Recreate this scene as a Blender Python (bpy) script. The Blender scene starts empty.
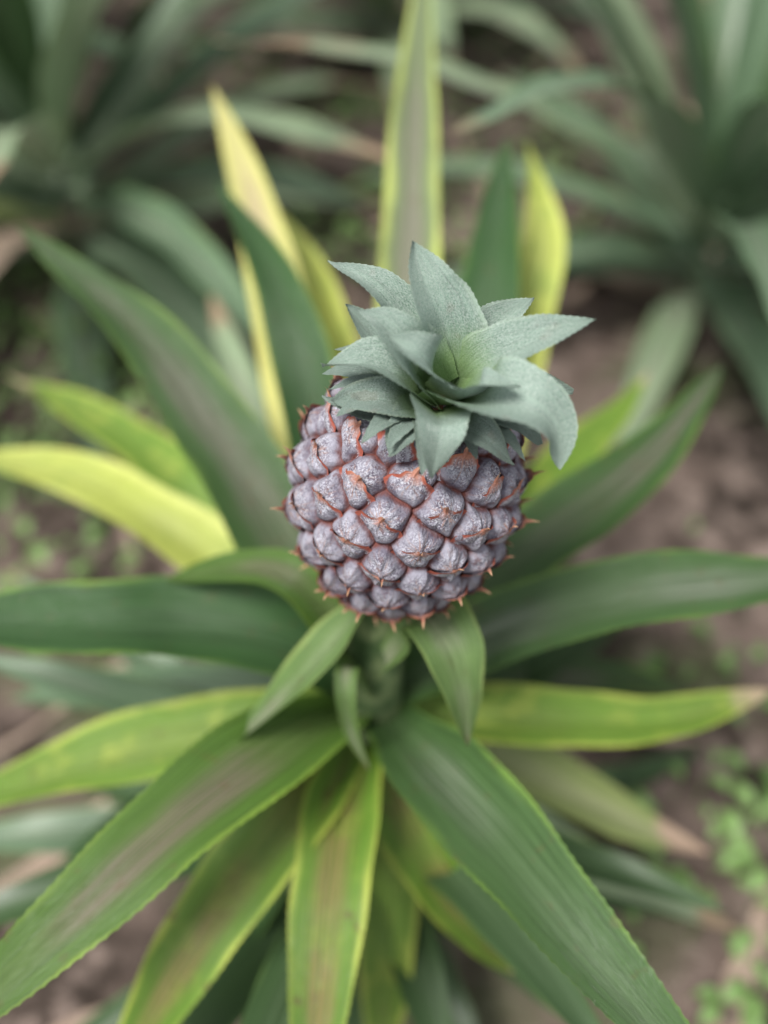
import bpy, math, random, bmesh
import numpy as np
from mathutils import Vector, noise as mn
random.seed(7); np.random.seed(7)
scene=bpy.context.scene
class NT:
    def __init__(s,name):
        s.m=bpy.data.materials.new(name); s.m.use_nodes=True
        s.t=s.m.node_tree; s.n=s.t.nodes; s.l=s.t.links
        s.b=s.n["Principled BSDF"]; s.out=s.n["Material Output"]
    def set(s,sock,v):
        if isinstance(v,bpy.types.NodeSocket): s.l.new(v,sock)
        elif isinstance(v,(tuple,list)) and len(v)==3 and sock.type=='RGBA': sock.default_value=(*v,1)
        else: sock.default_value=v
    def math(s,op,a,b=0.0,clamp=False):
        n=s.n.new("ShaderNodeMath"); n.operation=op; n.use_clamp=clamp
        s.set(n.inputs[0],a); s.set(n.inputs[1],b); return n.outputs[0]
    def ss(s,x,a,b,lo=0.0,hi=1.0):
        n=s.n.new("ShaderNodeMapRange"); n.interpolation_type='SMOOTHSTEP'
        s.set(n.inputs[0],x); n.inputs[1].default_value=a; n.inputs[2].default_value=b
        n.inputs[3].default_value=lo; n.inputs[4].default_value=hi; return n.outputs[0]
    def mix(s,f,a,b,mode='MIX'):
        n=s.n.new("ShaderNodeMix"); n.data_type='RGBA'; n.blend_type=mode
        s.set(n.inputs[0],f); s.set(n.inputs[6],a); s.set(n.inputs[7],b); return n.outputs[2]
    def noise(s,vec,scale,detail=3,rough=.5):
        n=s.n.new("ShaderNodeTexNoise"); 
        if vec is not None: s.l.new(vec,n.inputs["Vector"])
        n.inputs["Scale"].default_value=scale; n.inputs["Detail"].default_value=detail; n.inputs["Roughness"].default_value=rough
        return n.outputs[0]
    def comb(s,x,y,z):
        n=s.n.new("ShaderNodeCombineXYZ"); s.set(n.inputs[0],x); s.set(n.inputs[1],y); s.set(n.inputs[2],z); return n.outputs[0]
    def sep(s,v):
        n=s.n.new("ShaderNodeSeparateXYZ"); s.l.new(v,n.inputs[0]); return n.outputs
    def attr(s,name):
        n=s.n.new("ShaderNodeAttribute"); n.attribute_name=name; return n
    def bump(s,h,st,dist):
        n=s.n.new("ShaderNodeBump"); n.inputs["Strength"].default_value=st; n.inputs["Distance"].default_value=dist
        s.l.new(h,n.inputs["Height"]); s.l.new(n.outputs[0],s.b.inputs["Normal"]); return n.outputs[0]

def leaf_mat(name,body,edge,centre,camt=.7,tip=(.35,.24,.16),tipamt=0.0,tipstart=.85,spots=.2,rough=.38,trans=.15,edge0=.86,edgeamt=.9,blot=0.0,blotcol=(.3,.3,.05),dust=0.0,dustcol=(.62,.70,.66),simple=False,basecol=None):
    s=NT(name)
    uv=s.attr("leafuv").outputs["Vector"]; o=s.sep(uv)
    rnd=s.attr("leafrand").outputs["Fac"]
    pos=s.n.new("ShaderNodeTexCoord").outputs["Object"]
    a=s.math('ABSOLUTE',o[0])
    big=s.noise(pos,22,2,.6)
    a2=s.math('ADD',a,s.math('MULTIPLY',s.math('SUBTRACT',big,.5),.45))
    r10=s.math('MULTIPLY',rnd,37.0)
    streak=s.noise(s.comb(s.math('MULTIPLY',o[0],26.0),s.math('MULTIPLY',o[1],2.2),r10),1.0,2 if simple else 4,.65)
    cfac=s.math('MULTIPLY',s.ss(a2,.18,.68,1,0),s.math('MULTIPLY',s.ss(streak,.3,.6),camt))
    al=s.noise(s.comb(r10,s.math('MULTIPLY',o[1],3.0),r10),1.0,1,.5)
    cfac=s.math('MULTIPLY',cfac,s.ss(al,.35,.6,.15,1))
    col=s.mix(cfac,body,centre)
    if blot>0:
        col=s.mix(s.math('MULTIPLY',s.ss(s.noise(pos,45,3,.6),.5,.66),blot),col,blotcol)
    ef=s.math('MULTIPLY',s.ss(a2,edge0,edge0+.2),s.ss(s.noise(s.comb(s.math('MULTIPLY',o[0],.7),s.math('MULTIPLY',o[1],4.0),r10),1.3,2),.3,.6,edgeamt*.35,edgeamt))
    col=s.mix(ef,col,edge)
    if not simple:
        sp=s.ss(s.noise(pos,130,2,.5),.63,.72)
        col=s.mix(s.math('MULTIPLY',sp,spots),col,(.13,.06,.03))
    if tipamt>0:
        v2=s.math('ADD',o[1],s.math('MULTIPLY',s.math('SUBTRACT',big,.5),.3))
        col=s.mix(s.math('MULTIPLY',s.ss(v2,tipstart,tipstart+.08),tipamt),col,tip)
    mul=streak
    if not simple:
        fine=s.noise(s.comb(s.math('MULTIPLY',o[0],75.0),s.math('MULTIPLY',o[1],9.0),r10),1.0,2,.6)
        mul=s.math('ADD',s.math('MULTIPLY',streak,.6),s.math('MULTIPLY',fine,.4))
    mul=s.ss(mul,.3,.7,.58,1.42)
    vm=s.n.new("ShaderNodeVectorMath"); vm.operation='SCALE'; s.l.new(col,vm.inputs[0]); s.l.new(mul,vm.inputs[3])
    col=vm.outputs[0]
    if dust>0:
        d=s.ss(s.noise(s.comb(s.math('MULTIPLY',o[0],34.0),s.math('MULTIPLY',o[1],44.0),r10),1.8,4,.8),.38,.62)
        col=s.mix(s.math('MULTIPLY',d,dust),col,dustcol)
    if basecol: col=s.mix(s.ss(o[1],.12,.5,.75,0),col,basecol)
    s.l.new(col,s.b.inputs["Base Color"])
    s.l.new(s.ss(streak,.3,.7,rough-.05,rough+.15),s.b.inputs["Roughness"])
    s.b.inputs["Specular IOR Level"].default_value=.45
    nb=None
    if not simple:
        h=s.math('ADD',s.math('MULTIPLY',streak,.6),s.math('MULTIPLY',fine,.5)); nb=s.bump(h,.7,.0009)
    tr=s.n.new("ShaderNodeBsdfTranslucent"); s.l.new(col,tr.inputs[0])
    if nb: s.l.new(nb,tr.inputs[1])
    ms=s.n.new("ShaderNodeMixShader"); ms.inputs[0].default_value=trans
    s.l.new(s.b.outputs[0],ms.inputs[1]); s.l.new(tr.outputs[0],ms.inputs[2]); s.l.new(ms.outputs[0],s.out.inputs[0])
    return s.m

MAT={}
MAT['dark']=leaf_mat("leaf_dark_green",(.048,.105,.026),(.20,.32,.06),(.15,.135,.11),.85)
MAT['deep']=leaf_mat("leaf_deep_green",(.040,.10,.028),(.18,.31,.05),(.075,.12,.065),.5)
MAT['grey']=leaf_mat("leaf_grey_green",(.062,.125,.038),(.20,.34,.055),(.17,.20,.145),.95,rough=.34)
MAT['mauve']=leaf_mat("leaf_mauve_centre",(.080,.16,.026),(.24,.37,.055),(.18,.145,.11),1.0)
MAT['yellow']=leaf_mat("leaf_yellow",(.52,.60,.12),(.72,.77,.22),(.42,.46,.16),.6,blot=.5,blotcol=(.26,.40,.08),trans=.25,edge0=.6)
MAT['yelpink']=leaf_mat("leaf_yellow_pink",(.68,.66,.24),(.78,.76,.24),(.56,.42,.32),.95,trans=.25,edge0=.6)
MAT['ygreen']=leaf_mat("leaf_yellow_green",(.17,.30,.04),(.52,.60,.12),(.24,.30,.08),.6,tip=(.66,.48,.36),tipamt=.95,tipstart=.9,blot=.6,blotcol=(.38,.46,.08),edge0=.76,trans=.22)
MAT['rusty']=leaf_mat("leaf_rusty_centre",(.13,.25,.028),(.54,.62,.11),(.24,.17,.07),.9,tip=(.55,.38,.25),tipamt=.9,tipstart=.93,blot=.4,blotcol=(.24,.34,.05),edge0=.80,trans=.2,spots=.5)
MAT['tall']=leaf_mat("leaf_tall_mauve",(.20,.27,.12),(.58,.66,.18),(.25,.22,.19),1.0,edge0=.62,trans=.2)
MAT['pale']=leaf_mat("leaf_pale",(.36,.44,.16),(.50,.57,.18),(.42,.43,.26),.7,tip=(.66,.46,.36),tipamt=.9,tipstart=.82,trans=.2)
MAT['fresh']=leaf_mat("leaf_fresh",(.14,.235,.07),(.34,.44,.13),(.33,.34,.24),.95,tip=(.4,.3,.2),tipamt=.5,tipstart=.95,trans=.2)
MAT['bg']=leaf_mat("leaf_background",(.13,.21,.12),(.24,.35,.14),(.22,.255,.19),.6,tipamt=.7,tipstart=.92,simple=True)
MAT['bg2']=leaf_mat("leaf_background_pale",(.27,.36,.22),(.36,.45,.20),(.35,.37,.28),.6,tipamt=.9,tipstart=.8,simple=True)
MAT['bgd']=leaf_mat("leaf_background_deep",(.055,.105,.04),(.12,.20,.05),(.08,.12,.065),.6,simple=True)
MAT['dry']=leaf_mat("leaf_dry",(.42,.32,.25),(.46,.37,.28),(.32,.24,.19),.6,rough=.7,simple=True)
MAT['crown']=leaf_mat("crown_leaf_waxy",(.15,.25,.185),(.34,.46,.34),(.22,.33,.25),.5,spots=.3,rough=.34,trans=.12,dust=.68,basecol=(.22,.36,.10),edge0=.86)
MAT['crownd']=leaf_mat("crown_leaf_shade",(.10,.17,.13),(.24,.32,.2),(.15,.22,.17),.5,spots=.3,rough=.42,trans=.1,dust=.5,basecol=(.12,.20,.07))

def spline(pts,n):
    pts=[Vector(p) for p in pts]
    ext=[pts[0]*2-pts[1]]+pts+[pts[-1]*2-pts[-2]]
    seg=len(pts)-1; out=[]
    for i in range(n+1):
        x=i/n*seg; k=min(int(x),seg-1); t=x-k
        a,b,c,d=ext[k:k+4]
        out.append(.5*((2*b)+(-a+c)*t+(2*a-5*b+4*c-d)*t*t+(-a+3*b-3*c+d)*t**3))
    L=[0]
    for i in range(n): L.append(L[-1]+(out[i+1]-out[i]).length)
    tot=L[-1]; res=[]; k=0
    for i in range(n+1):
        g=tot*i/n
        while k<n-1 and L[k+1]<g: k+=1
        f=(g-L[k])/max(L[k+1]-L[k],1e-9); res.append(out[k].lerp(out[k+1],min(max(f,0),1)))
    return res,tot
class Acc:
    def __init__(s): s.v=[];s.f=[];s.uv=[];s.r=[];s.mi=[]
def prof_long(t): 
    b=min(t/.3,1); b=b*b*(3-2*b)
    return (.62+.38*b)*max(0,1-t**3.0)**.95
def prof_crown(t):
    return (.66+.34*math.sin(min(t/.45,1)*math.pi/2))*max(0,1-t**2.3)**.95
def add_leaf(acc,pts,w,prof=prof_long,n=150,m=12,chan=.34,roll=0.0,tooth=.0005,seed=0,upref=None,mi=0,wave=.0015,twist=0.0):
    c,tot=spline(pts,n); base=len(acc.v); rnd=random.random()
    prev=None
    for i in range(n+1):
        t=i/n
        tan=(c[min(i+1,n)]-c[max(i-1,0)]).normalized()
        up=upref if upref is not None else Vector((0,0,1))
        side=tan.cross(up)
        if side.length<1e-3: side=prev or Vector((1,0,0))
        side.normalize()
        if prev is not None and side.dot(prev)<0: side=-side
        if prev is not None: side=(side*.35+prev*.65).normalized()
        side=(side-tan*side.dot(tan)).normalized(); prev=side.copy()
        nor=side.cross(tan).normalized()
        ang=roll+twist*t+.07*math.sin(t*6+seed)
        s2=side*math.cos(ang)+nor*math.sin(ang); n2=nor*math.cos(ang)-side*math.sin(ang)
        hw=w*.5*prof(t)*(1+.04*math.sin(t*9+seed*3)+.02*math.sin(t*29+seed))
        tt=0
        if tooth and i%3==1: tt=tooth*(1 if t<.97 else .3)
        for j in range(m+1):
            s=-1+2*j/m
            x=s*hw
            if j in(0,m): x+=math.copysign(tt,s)
            ch=chan*(1-.35*t)
            z=ch*hw*2*(abs(s)**1.5)*.55 - ch*hw*.3
            z+=wave*abs(s)**2*math.sin(t*tot*60+seed*2+(0 if s<0 else 1.9))
            if abs(s)<.1: z-=.0006*(hw/.02)
            acc.v.append(c[i]+s2*x+n2*z); acc.uv.append((s,t,0)); acc.r.append(rnd)
    for i in range(n):
        for j in range(m):
            a=base+i*(m+1)+j
            acc.f.append((a,a+1,a+m+2,a+m+1)); acc.mi.append(mi)
def finish(acc,name,mats,parent=None):
    me=bpy.data.meshes.new(name); me.from_pydata([tuple(v) for v in acc.v],[],acc.f)
    a=me.attributes.new("leafuv",'FLOAT_VECTOR','POINT'); a.data.foreach_set("vector",np.array(acc.uv,dtype=np.float32).ravel())
    a=me.attributes.new("leafrand",'FLOAT','POINT'); a.data.foreach_set("value",np.array(acc.r,dtype=np.float32))
    for m in mats: me.materials.append(m)
    me.polygons.foreach_set("material_index",acc.mi); me.polygons.foreach_set("use_smooth",[True]*len(acc.f))
    me.update()
    ob=bpy.data.objects.new(name,me); scene.collection.objects.link(ob)
    if parent: ob.parent=parent
    return ob

plant=bpy.data.objects.new("pineapple_plant",None); scene.collection.objects.link(plant)
# leaves: material, width (m), roll, centreline points in millimetres (x,y,z), plant base at the origin
L=[
('dark',.047,.05,"-6 6 268|-49 66 319|-84 111 350|-128 163 374|-195 219 395"),
('yelpink',.042,.3,"-6 37 255|-35 127 304|-56 205 343|-78 279 379|-104 345 409"),
('deep',.036,-.1,"-6 32 264|-33 115 346|-48 161 379|-66 203 394|-92 255 399"),
('yellow',.036,.2,"-6 38 243|-19 156 289|-33 232 314|-53 294 327|-79 345 330"),
('tall',.037,0,"1 37 255|8 133 336|14 218 374|17 300 411|26 427 465"),
('deep',.044,0,"6 37 255|40 129 332|54 185 366|63 239 385|70 294 405"),
('yellow',.046,-.25,"6 33 252|48 129 293|78 212 330|94 265 355|90 338 377"),
('dark',.045,0,"3 15 262|57 55 309|104 86 322|144 123 327|187 177 334"),
('ygreen',.038,0,"3 25 245|77 119 271|116 169 275|145 202 276|168 236 278"),
('grey',.041,0,"0 4 273|44 12 313|88 16 335|140 20 345|239 37 333"),
('ygreen',.036,0,"1 7 256|48 5 254|93 3 252|147 9 244|207 30 236"),
('pale',.042,0,"1 13 235|47 14 210|93 6 177|143 -3 143|195 -10 111"),
('grey',.041,0,"-4 -1 275|20 -45 303|49 -89 319|78 -131 323|125 -188 314"),
('rusty',.036,0,"-2 3 253|8 -32 236|25 -58 214|46 -78 185|70 -88 150"),
('rusty',.037,0,"-9 0 263|-18 -41 268|-23 -82 266|-26 -116 257|-31 -177 232"),
('ygreen',.036,0,"-6 8 244|1 -23 217|2 -51 181|1 -83 154|-2 -137 96"),
('rusty',.043,0,"-11 0 263|-39 -44 265|-65 -76 251|-90 -110 236|-130 -161 193"),
('mauve',.042,0,"-9 1 277|-41 -37 310|-81 -78 322|-118 -115 317|-179 -167 293"),
('ygreen',.040,0,"-12 9 258|-61 -3 260|-115 -11 254|-160 -20 246|-238 -35 220"),
('deep',.048,0,"-12 7 276|-43 12 313|-92 13 326|-134 8 335|-232 13 326"),
('yellow',.042,0,"-13 25 245|-78 81 266|-129 114 281|-180 145 280|-268 176 267"),
('ygreen',.040,0,"-13 30 236|-77 107 249|-121 156 263|-177 204 265|-251 256 256"),
('mauve',.024,0,"-7 -9 321|-28 9 349|-45 19 357|-68 26 350|-101 33 330"),
('fresh',.020,-.3,"-2 -5 376|-16 -10 359|-35 -24 341|-55 -34 320|-84 -42 293"),
('fresh',.030,.2,"0 -16 341|15 -12 370|25 -26 372|31 -41 359|34 -53 336"),
('fresh',.010,0,"-6 -9 295|-14 -18 340|-16 -31 342|-14 -39 322|-6 -47 302"),
('bg',.038,0,"-10 24 231|-57 36 215|-117 50 201|-177 65 174|-243 76 144"),
('dark',.036,0,"1 24 231|41 35 227|88 50 213|140 65 187|191 76 157"),
('bg2',.030,0,"1 24 192|56 6 151|103 -16 132|152 -30 107|225 -40 60"),
('deep',.036,0,"-10 18 226|-35 -6 192|-62 -36 168|-85 -66 130|-111 -103 72"),
('dark',.034,0,"-5 18 226|30 -11 189|53 -36 154|78 -55 112|106 -78 54"),
('bg2',.034,0,"-10 26 233|-49 113 241|-79 202 250|-105 284 253|-128 356 248"),
('deep',.036,0,"-10 21 242|-44 -3 221|-98 -11 202|-160 -24 152|-219 -32 93"),
]
def parse(s,k): return [Vector([float(c)/k for c in p.split()]) for p in s.split("|")]
for i,(mk,w,roll,pp) in enumerate(L):
    acc=Acc(); add_leaf(acc,parse(pp,1000),w,seed=i*1.7,roll=roll)
    finish(acc,"leaf_%d"%(i+1),[MAT[mk]],plant)
ga=math.pi*(3-math.sqrt(5))
acc=Acc(); random.seed(5)
for k in range(24):
    az=k*ga+.4; d=Vector((math.cos(az),math.sin(az),0)); z0=.04+.14*k/24; el=math.radians(8+30*k/24); p=Vector((-.007,0,z0))+d*.015; pts=[p.copy()]
    l=random.uniform(.20,.30)*(.66 if d.x>.1 and d.y<.2 else 1)
    for q in range(4):
        p=p+(d*math.cos(el)+Vector((0,0,math.sin(el))))*l/4; el-=math.radians(random.uniform(6,14)); p.z=max(p.z,.02); pts.append(p.copy())
    add_leaf(acc,pts,random.uniform(.026,.036),n=60,m=6,seed=k,mi=random.choice([0,0,0,1,0]) if d.x<0 else 0,tooth=0)
finish(acc,"lower_leaves",[MAT['bgd'],MAT['bg']],plant)

# ---------- fruit
lean=math.radians(10)
AX=Vector((math.sin(lean),.02,math.cos(lean))).normalized()
FC=Vector((.0071,.0063,.4215))
XX=Vector((0,1,0)).cross(AX).normalized(); YY=AX.cross(XX).normalized()
fa,fc=.0378,.052
NE=110
cen=[]
for k in range(NE):
    z=1-2*(k+.5)/NE; th=k*ga; r=math.sqrt(1-z*z); cen.append((r*math.cos(th),r*math.sin(th),z))
cen=np.array(cen)+np.random.normal(0,.015,(NE,3)); cen/=np.linalg.norm(cen,axis=1,keepdims=True)
def surf(u):
    u=np.asarray(u); z=u[...,2:3]; k=1+.05*np.sin((1-np.abs(z))*np.pi*.5)+.11*z-.03*z*z
    return np.concatenate([u[...,:2]*fa*k,z*fc],axis=-1)
nu,nv=600,380
th=np.linspace(0,2*np.pi,nu,endpoint=False); ph=np.linspace(.02,np.pi-.02,nv)
PH,TH=np.meshgrid(ph,th,indexing='ij')
U=np.stack([np.sin(PH)*np.cos(TH),np.sin(PH)*np.sin(TH),np.cos(PH)],-1).reshape(-1,3)
Uw=U+.010*np.stack([np.sin(U[:,1]*23+U[:,2]*17),np.sin(U[:,2]*21+U[:,0]*19),np.sin(U[:,0]*25+U[:,1]*15)],-1)
Uw/=np.linalg.norm(Uw,axis=1,keepdims=True)
D2=2-2*np.clip(Uw@cen.T,-1,1)
i1=np.argmin(D2,1); d1=D2[np.arange(len(U)),i1]
r0=.166; KS=16
acc_e=np.zeros(len(U))
for k in range(NE):
    cc=np.sqrt(((cen[i1]-cen[k])**2).sum(1)); m=i1!=k
    e=np.where(m,(D2[:,k]-d1)/(2*np.maximum(cc,1e-6)),9)/r0; acc_e+=np.exp(-np.minimum(e,4)*KS)
g=np.clip(-np.log(acc_e)/KS+.05,0,1)
up=np.stack([-U[:,2]*U[:,0],-U[:,2]*U[:,1],1-U[:,2]**2],-1); up/=np.maximum(np.linalg.norm(up,axis=1,keepdims=True),1e-5)
rt=np.cross(up,U)
dl=Uw-cen[i1]; ly=(dl*up).sum(1)/r0; lx=(dl*rt).sum(1)/r0
ang=np.arctan2(lx,ly+.05); rr=np.sqrt(lx**2+ly**2)
def domeh(g):
    g=np.clip(g,0,1); return .0054*np.sqrt(1-(1-np.clip(g*1.6,0,1))**2.2)+.0022*g
h=domeh(g)-.0034
h+=.00034*np.sin(ang*7+i1*2.1+rr*2)*np.clip(rr*2,0,1)*np.clip(g*2,0,1)
h+=.0006*np.exp(-((lx+.06*np.sin(ly*5+i1))/.09)**2)*np.clip(g*2,0,1)
S=surf(U); N=S/np.array([fa**2,fa**2,fc**2]); N/=np.linalg.norm(N,axis=1,keepdims=True)
V=S+N*h[:,None]
M=np.array([[XX[i],YY[i],AX[i]] for i in range(3)])
W=V@M.T+np.array(FC)
idx=np.arange(nu*nv).reshape(nv,nu); a=idx[:-1];b=idx[1:]
faces=np.stack([a,b,np.roll(b,-1,1),np.roll(a,-1,1)],-1).reshape(-1,4)
me=bpy.data.meshes.new("fruit_body"); me.from_pydata(W.tolist(),[],faces.tolist())
at=me.attributes.new("eye",'FLOAT_VECTOR','POINT'); at.data.foreach_set("vector",np.stack([lx,ly,g],-1).astype(np.float32).ravel())
at=me.attributes.new("eyeid",'FLOAT','POINT'); at.data.foreach_set("value",(i1*.618%1).astype(np.float32))
at=me.attributes.new("low",'FLOAT','POINT'); at.data.foreach_set("value",U[:,2].astype(np.float32))
me.polygons.foreach_set("use_smooth",[True]*len(faces))
s=NT("fruit_eye_skin")
o=s.sep(s.attr("eye").outputs["Vector"]); pos=s.n.new("ShaderNodeTexCoord").outputs["Object"]; rid=s.attr("eyeid").outputs["Fac"]; low=s.attr("low").outputs["Fac"]
base_=s.mix(s.ss(rid,.2,.8),(.125,.11,.15),(.175,.14,.17))
col=s.mix(s.ss(s.noise(pos,150,4,.65),.35,.65),base_,(.33,.32,.385))
col=s.mix(s.math('MULTIPLY',s.ss(s.noise(pos,1500,2,.7),.45,.6),s.ss(o[2],.15,.6,0,.8)),col,(.54,.55,.62))
col=s.mix(s.math('MULTIPLY',s.ss(s.noise(pos,260,4,.7),.57,.67),.7),col,(.15,.09,.10))
rad=s.math('SQRT',s.math('ADD',s.math('MULTIPLY',o[0],o[0]),s.math('MULTIPLY',o[1],o[1])))
fan=s.noise(s.comb(s.math('MULTIPLY',s.math('ARCTAN2',o[0],o[1]),2.6),s.math('MULTIPLY',rad,.8),s.math('MULTIPLY',rid,40.0)),2.2,3,.6)
col=s.mix(s.math('MULTIPLY',s.math('MULTIPLY',s.ss(fan,.53,.62),s.ss(rad,.2,.9,1,.2)),.7),col,(.36,.20,.14))
edge=s.math('ADD',o[2],s.math('MULTIPLY',s.math('SUBTRACT',s.noise(pos,300,3),.5),.2))
col=s.mix(s.ss(edge,.03,.24,1,0),col,(.17,.06,.05))
col=s.mix(s.math('MULTIPLY',s.ss(low,-.95,-.5,1,0),.6),col,(.45,.20,.16))
s.l.new(col,s.b.inputs["Base Color"]); s.b.inputs["Roughness"].default_value=.85; s.b.inputs["Specular IOR Level"].default_value=.15
hh=s.math('ADD',s.noise(pos,420,4,.6),s.math('MULTIPLY',s.noise(pos,1400,2,.6),.4)); s.bump(hh,.8,.0012)
me.materials.append(s.m)
fruit=bpy.data.objects.new("fruit_body",me); scene.collection.objects.link(fruit); fruit.parent=plant
s=NT("fruit_bract"); at=s.attr("leafuv"); o=s.sep(at.outputs["Vector"]); pos=s.n.new("ShaderNodeTexCoord").outputs["Object"]
rn=s.attr("leafrand").outputs["Fac"]
mg=s.math('ADD',o[2],s.math('MULTIPLY',s.math('SUBTRACT',s.noise(pos,300,3),.5),.3))
st=s.noise(s.comb(s.math('MULTIPLY',o[0],7.0),s.math('MULTIPLY',o[1],1.5),s.math('MULTIPLY',rn,50.0)),1.0,4,.6)
col=s.mix(s.ss(st,.35,.65),(.145,.12,.155),(.38,.37,.43))
col=s.mix(s.ss(s.noise(pos,1500,2,.7),.45,.62),col,(.55,.56,.62))
col=s.mix(s.ss(mg,.68,.88),col,(.36,.10,.07))
tv=s.math('ADD',o[1],s.math('MULTIPLY',s.math('SUBTRACT',st,.5),.3))
col=s.mix(s.math('MULTIPLY',s.ss(tv,.44,.62),.9),col,(.46,.19,.12))
col=s.mix(s.ss(o[1],.74,.95),col,(.66,.42,.26))
s.l.new(col,s.b.inputs["Base Color"]); s.b.inputs["Roughness"].default_value=.7; s.b.inputs["Specular IOR Level"].default_value=.2
s.bump(s.math('ADD',st,s.noise(pos,900,2)),.6,.0007)
bm=s.m
acc=Acc(); random.seed(21)
for k in range(NE):
    u=cen[k]; 
    if u[2]>.95: continue
    sp=surf(u[None])[0]; n=sp/np.array([fa**2,fa**2,fc**2]); n/=np.linalg.norm(n)
    upl=np.array([0,0,1])-n*n[2]; upl/=np.linalg.norm(upl); rl=np.cross(upl,n)
    tw=random.uniform(-.22,.22); rl,upl=rl*math.cos(tw)+upl*math.sin(tw),upl*math.cos(tw)-rl*math.sin(tw)
    Rr=r0*.0435; base=len(acc.v); rnd=random.random()
    m_,n_=14,24; tipout=random.uniform(.6,1.2); sk=random.uniform(-.9,.9); big=1+.4*max(0,u[2]-.2); wsc=random.uniform(.95,1.1); cut=random.uniform(.52,.64)
    for i in range(n_+1):
        t=i/n_
        sk_w=Rr*1.0*wsc*math.sqrt(max(0,1-(t/cut)**2)) if t<cut else 0
        wv=sk_w*.93+Rr*.30*(1-t)**.8
        for j in range(m_+1):
            q=-1+2*j/m_
            x=q*wv+sk*Rr*max(0,t-.5)**1.5
            y=-Rr*1.02+Rr*1.75*t*(big if t>.5 else 1)+Rr*.55*q*q*(1-t)
            if t>.5: y-=Rr*1.0*(t-.5)**2
            rn_=min(1,math.hypot(x,y)/Rr)
            dome=float(domeh(1-rn_*.9))-.0034
            z=dome+.0006+.0062*tipout*max(0,(t-.42)/.58)**1.6*big - .0012*(1-t)**3+.0014*abs(q)**3*(1 if t<cut else .3)+.0003*math.sin(q*7+k)*(1-t)
            p=sp+rl*x+upl*y+n*z
            p=p-n*((x*x+y*y)/(2*fa))
            w=Vector(M@p)+FC
            acc.v.append(w); acc.uv.append((q,t,abs(q) if t<cut else .5)); acc.r.append(rnd)
    for i in range(n_):
        for j in range(m_):
            a_=base+i*(m_+1)+j; acc.f.append((a_,a_+1,a_+m_+2,a_+m_+1)); acc.mi.append(0)
br=finish(acc,"fruit_bracts",[bm],plant)

# ---------- crown (points in tenths of a millimetre)
top=FC+AX*(fc*.93)
C=[
('crown',.024,"175 83 4723|69 177 4933|-29 236 5048|-181 314 5088"),
('crown',.028,"207 68 4737|195 110 4968|144 171 5097|88 279 5188"),
('crown',.023,"221 68 4737|307 24 4896|452 8 5013|646 16 5085"),
('crown',.019,"223 108 4732|312 165 4858|382 213 4924|491 255 4985"),
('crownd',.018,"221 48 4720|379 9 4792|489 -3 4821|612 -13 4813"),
('crown',.028,"198 11 4755|294 -145 4924|437 -219 4953|522 -248 4877|542 -282 4743"),
('crown',.022,"170 -13 4760|172 -192 4885|169 -274 4881|149 -324 4734"),
('crown',.025,"178 24 4765|82 15 4966|3 50 5049|-80 79 5073"),
('crown',.024,"165 16 4759|51 -16 4902|-60 -9 4946|-197 6 4907"),
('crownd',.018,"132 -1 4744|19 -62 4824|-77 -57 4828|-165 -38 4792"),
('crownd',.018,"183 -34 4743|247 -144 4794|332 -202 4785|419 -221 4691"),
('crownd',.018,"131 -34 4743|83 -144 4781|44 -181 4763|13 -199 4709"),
('crown',.023,"191 24 4765|167 -68 4949|109 -87 5038|3 -43 5075"),
('crown',.021,"204 16 4759|249 -130 4923|298 -174 5004|402 -210 5013"),
('crownd',.015,"152 -14 4734|-13 -48 4744|-95 -36 4755|-203 9 4779"),
('crownd',.015,"218 -9 4738|346 -41 4750|444 -73 4723|514 -102 4659"),
('crownd',.019,"156 110 4707|37 191 4814|-47 243 4858|-131 307 4912"),
]
for i,(mk,w,pp) in enumerate(C):
    acc=Acc()
    add_leaf(acc,parse(pp,10000),w,prof=prof_crown,n=90,m=14,chan=.66,seed=i*2.3,tooth=.0003,upref=(AX+Vector((0,-.25,0))),wave=.0015,roll=.16*math.sin(i*2.1))
    finish(acc,"crown_leaf_%d"%(i+1),[MAT[mk]],plant)
acc=Acc()
for k in range(22):
    az=k*ga; ro=.010+.009*(k/22); d=XX*math.cos(az)+YY*math.sin(az)
    b0=top+d*ro*.7-AX*.001; ln=random.uniform(.016,.026)
    add_leaf(acc,[b0,b0+d*ln*.4+AX*ln*.35,b0+d*ln*.8+AX*ln*.4,b0+d*ln*1.15+AX*ln*.25],random.uniform(.009,.013),prof=prof_crown,n=30,m=6,chan=.3,tooth=.0002,upref=AX,wave=.0003,seed=k)
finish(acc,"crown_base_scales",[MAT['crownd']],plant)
def tube(name,pts,rad,mat,seg=24):
    c,tot=spline(pts,24); vs=[];fs=[]
    for i,p in enumerate(c):
        r=rad(i/24)
        for j in range(seg):
            a=j/seg*2*math.pi; rr=r*(1+.06*math.sin(3*a+i*.5)); vs.append(p+Vector((math.cos(a)*rr,math.sin(a)*rr,0)))
    for i in range(24):
        for j in range(seg): fs.append((i*seg+j,i*seg+(j+1)%seg,(i+1)*seg+(j+1)%seg,(i+1)*seg+j))
    me=bpy.data.meshes.new(name); me.from_pydata(vs,[],fs); me.materials.append(mat)
    me.polygons.foreach_set("use_smooth",[True]*len(fs))
    ob=bpy.data.objects.new(name,me); scene.collection.objects.link(ob); ob.parent=plant
s=NT("stem_green"); pos=s.n.new("ShaderNodeTexCoord").outputs["Object"]
col=s.mix(s.ss(s.noise(pos,90,4),.35,.65),(.07,.12,.05),(.20,.25,.12)); s.l.new(col,s.b.inputs["Base Color"]); s.bump(s.noise(pos,200,3),.5,.001)
base=FC-AX*fc*.9
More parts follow.
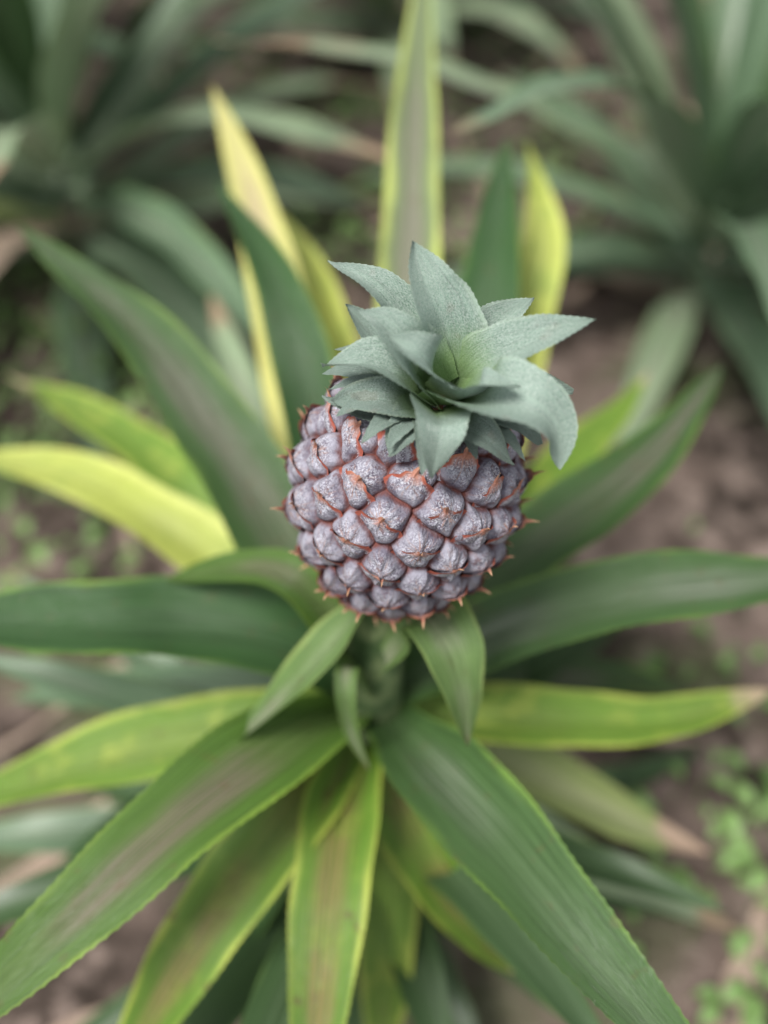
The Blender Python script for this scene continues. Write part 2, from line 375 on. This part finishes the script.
tube("stem",[Vector((-.007,0,-.02)),Vector((-.007,0,.12)),Vector((-.008,0,.26)),base],lambda t:.032*(1-t)+.011*t,s.m)

# ---------- ground
def axis_coords(n,inner,outer):
    a=np.linspace(-1,1,n); return np.sign(a)*(np.abs(a)*inner+ (np.abs(a)**7)*(outer-inner))
xs=axis_coords(300,2.2,80); ys=axis_coords(300,2.2,80)
def gz(x,y):
    f=1/(1+max(0,(math.hypot(x,y)-3))*.5)
    return f*(.022*mn.noise(Vector((x*3,y*3,0)))+.014*mn.noise(Vector((x*9,y*9,3)))+.009*mn.noise(Vector((x*26,y*26,5))))
vs=[(x,y,gz(x,y)) for y in ys for x in xs]; n=len(xs)
fs=[(j*n+i,j*n+i+1,(j+1)*n+i+1,(j+1)*n+i) for j in range(n-1) for i in range(n-1)]
me=bpy.data.meshes.new("ground"); me.from_pydata(vs,[],fs); me.polygons.foreach_set("use_smooth",[True]*len(fs))
s=NT("soil"); pos=s.n.new("ShaderNodeTexCoord").outputs["Object"]
col=s.mix(s.ss(s.noise(pos,7,4,.6),.38,.62),(.045,.034,.028),(.18,.135,.115))
col=s.mix(s.ss(s.noise(pos,34,3,.6),.45,.7),col,(.29,.225,.195))
col=s.mix(s.math('MULTIPLY',s.ss(s.noise(pos,4.3,3,.6),.50,.64),.6),col,(.07,.11,.035))
s.l.new(col,s.b.inputs["Base Color"]); s.b.inputs["Roughness"].default_value=.95; s.b.inputs["Specular IOR Level"].default_value=.2; s.bump(s.noise(pos,60,4,.7),1,.01)
me.materials.append(s.m); gr=bpy.data.objects.new("ground",me); scene.collection.objects.link(gr)
b=bmesh.new(); bmesh.ops.create_icosphere(b,subdivisions=2,radius=1); iv=[v.co.copy() for v in b.verts]; ifc=[[v.index for v in f.verts] for f in b.faces]; b.free()
vs=[];fs=[]
for k in range(1500):
    x=random.uniform(-1.3,1.3); y=random.uniform(-.6,2.4); r=random.choice([.005,.007,.01,.016,.024])*random.uniform(.6,1.2)
    z=gz(x,y); o_=len(vs); q=random.random()*99
    for v in iv:
        f=1+.45*mn.noise(v*1.3+Vector((q,0,0))); vs.append((x+v.x*r*f*1.2,y+v.y*r*f,z+v.z*r*f*.7+r*.2))
    fs+=[[o_+i for i in f] for f in ifc]
me=bpy.data.meshes.new("soil_clods"); me.from_pydata(vs,[],fs); me.materials.append(s.m)
ob=bpy.data.objects.new("soil_clods",me); scene.collection.objects.link(ob)
acc=Acc()
for k in range(220):
    x=random.uniform(-1.3,1.3); y=random.uniform(-.5,2.3); a=random.uniform(0,6.28); ln=random.uniform(.06,.20); d=Vector((math.cos(a),math.sin(a),0)); pts=[]
    for q in range(4):
        p=Vector((x,y,0))+d*ln*q/3+Vector((random.uniform(-.01,.01),random.uniform(-.01,.01),0)); p.z=gz(p.x,p.y)+random.uniform(.008,.03); pts.append(p)
    add_leaf(acc,pts,random.uniform(.008,.020),n=16,m=4,tooth=0,seed=k,wave=.003)
finish(acc,"dry_leaf_litter",[MAT['dry']])
s=NT("weed_leaf"); pos=s.n.new("ShaderNodeTexCoord").outputs["Object"]
col=s.mix(s.ss(s.noise(pos,14,3),.35,.65),(.07,.15,.03),(.18,.30,.09)); s.l.new(col,s.b.inputs["Base Color"]); s.b.inputs["Roughness"].default_value=.55
wm=s.m; acc=Acc()
spots=[(.235,0,.09,50),(.30,.05,.08,40),(.27,-.07,.07,40),(-.38,.6,.14,110),(-.5,.45,.12,100),(-.3,.35,.12,90),(-.2,.5,.12,60),(.12,.85,.15,60),(.05,1.1,.2,80),(-.1,.75,.12,60),(.33,.2,.08,30)]
for k in range(16): spots.append((random.uniform(-1.2,1.2),random.uniform(.3,2.2),.15,45))
for (cx,cy,sd,cn) in spots:
    for k in range(cn):
        x=random.gauss(cx,sd*.6); y=random.gauss(cy,sd*.6); z=gz(x,y); a=random.uniform(0,6.28); d=Vector((math.cos(a),math.sin(a),0)); hgt=random.uniform(.01,.05); ln=random.uniform(.010,.024)
        b0=Vector((x,y,z+hgt))
        add_leaf(acc,[b0,b0+d*ln*.5+Vector((0,0,.006)),b0+d*ln],ln*.6,prof=lambda t:math.sin(math.pi*min(max(t,.02),.98)),n=6,m=4,tooth=0,wave=0)
        add_leaf(acc,[Vector((x,y,z-.005)),Vector((x,y,z+hgt*.5)),b0],.002,n=3,m=1,tooth=0,wave=0,upref=Vector((1,0,0)))
finish(acc,"weeds",[wm])
def rosette(seed,nl=36,ln=.44):
    random.seed(seed); acc=Acc(); ml=['bg','bg2','bgd','bg','pale','dry']
    for k in range(nl):
        f=k/nl; az=k*ga+random.uniform(-.2,.2); el=math.radians(72*(1-f)+5*f+random.uniform(-8,8))
        l=ln*random.uniform(.75,1.1)*(.75+.5*math.sin(math.pi*min(1,f+.15)))
        d=Vector((math.cos(az),math.sin(az),0)); z0=.16*(1-f)+.03; p=Vector((0,0,z0))+d*.015; pts=[p.copy()]; e=el
        for q in range(4):
            p=p+(d*math.cos(e)+Vector((0,0,math.sin(e))))*l/4; e-=math.radians(random.uniform(8,20)*(1 if q else .5)); 
            p.z=max(p.z,.012); pts.append(p.copy())
        mi=random.choice([0,0,1,2,3]) if f<.7 else random.choice([0,1,4,5])
        add_leaf(acc,pts,random.uniform(.038,.054),n=40,m=6,seed=k,mi=mi,tooth=0,upref=Vector((0,0,1))-d*.3)
    return acc,[MAT[m] for m in ml]
ros=[rosette(sd) for sd in (3,11,23)]
meshes=[]
places=[(.33,.64,0,1.0,.3),(-.34,.70,1,1.15,2.6),(-.72,.40,2,.95,2.2),(.02,1.22,2,1.0,.8),(.68,1.1,1,1.0,2.9),(-.6,1.10,0,1.15,4.0),(.80,.36,2,1.0,5.0),(.3,1.75,1,1,1),(-.3,1.7,0,1,2),(-1.1,.9,1,1,.5),(1.2,1.7,0,1,3),(-1.05,1.9,2,1,3.3),(-.95,-.35,0,1,1.9),(.95,-.35,1,1,4.4),(.0,-1.1,2,1,2.7),(.15,2.6,2,1,0.2),(-.8,2.8,1,1,2),(1.0,2.6,0,1,1)]
for i,(x,y,k,sc,rz) in enumerate(places):
    while len(meshes)<=k:
        o_=finish(ros[len(meshes)][0],"pineapple_plant_mesh",ros[len(meshes)][1]); meshes.append(o_.data); bpy.data.objects.remove(o_)
    ob=bpy.data.objects.new("pineapple_plant.%03d"%(i+1),meshes[k]); scene.collection.objects.link(ob)
    ob.location=(x,y,gz(x,y)); ob.scale=(sc,)*3; ob.rotation_euler=(0,0,rz)
# ---------- light
w=bpy.data.worlds.new("World"); scene.world=w; w.use_nodes=True; nt=w.node_tree
sky=nt.nodes.new("ShaderNodeTexSky"); sky.sky_type='NISHITA'; sky.sun_disc=False; sky.sun_elevation=math.radians(62); sky.sun_rotation=math.radians(-130)
hs=nt.nodes.new("ShaderNodeHueSaturation"); hs.inputs["Saturation"].default_value=.15
nt.links.new(sky.outputs[0],hs.inputs["Color"]); nt.links.new(hs.outputs[0],nt.nodes["Background"].inputs[0]); nt.nodes["Background"].inputs[1].default_value=.15
sl=bpy.data.lights.new("sun",'SUN'); sl.energy=4.6; sl.angle=math.radians(20); sl.color=(1,.97,.92)
so=bpy.data.objects.new("sun",sl); scene.collection.objects.link(so)
el=math.radians(62); az=math.radians(-130)
dv=Vector((math.sin(az)*math.cos(el),math.cos(az)*math.cos(el),math.sin(el)))
so.rotation_euler=dv.to_track_quat('Z','Y').to_euler()
cd=bpy.data.cameras.new("camera"); cam=bpy.data.objects.new("camera",cd); scene.collection.objects.link(cam); scene.camera=cam
cam.location=(0,-.238,.703); cam.rotation_euler=(math.radians(40),0,0)
cd.sensor_fit='VERTICAL'; cd.sensor_height=36; cd.lens=35; cd.clip_start=.01; cd.clip_end=500
cd.dof.use_dof=True; cd.dof.focus_distance=.327; cd.dof.aperture_fstop=2.7
scene.view_settings.view_transform='Standard'; scene.view_settings.look='None'; scene.view_settings.exposure=0
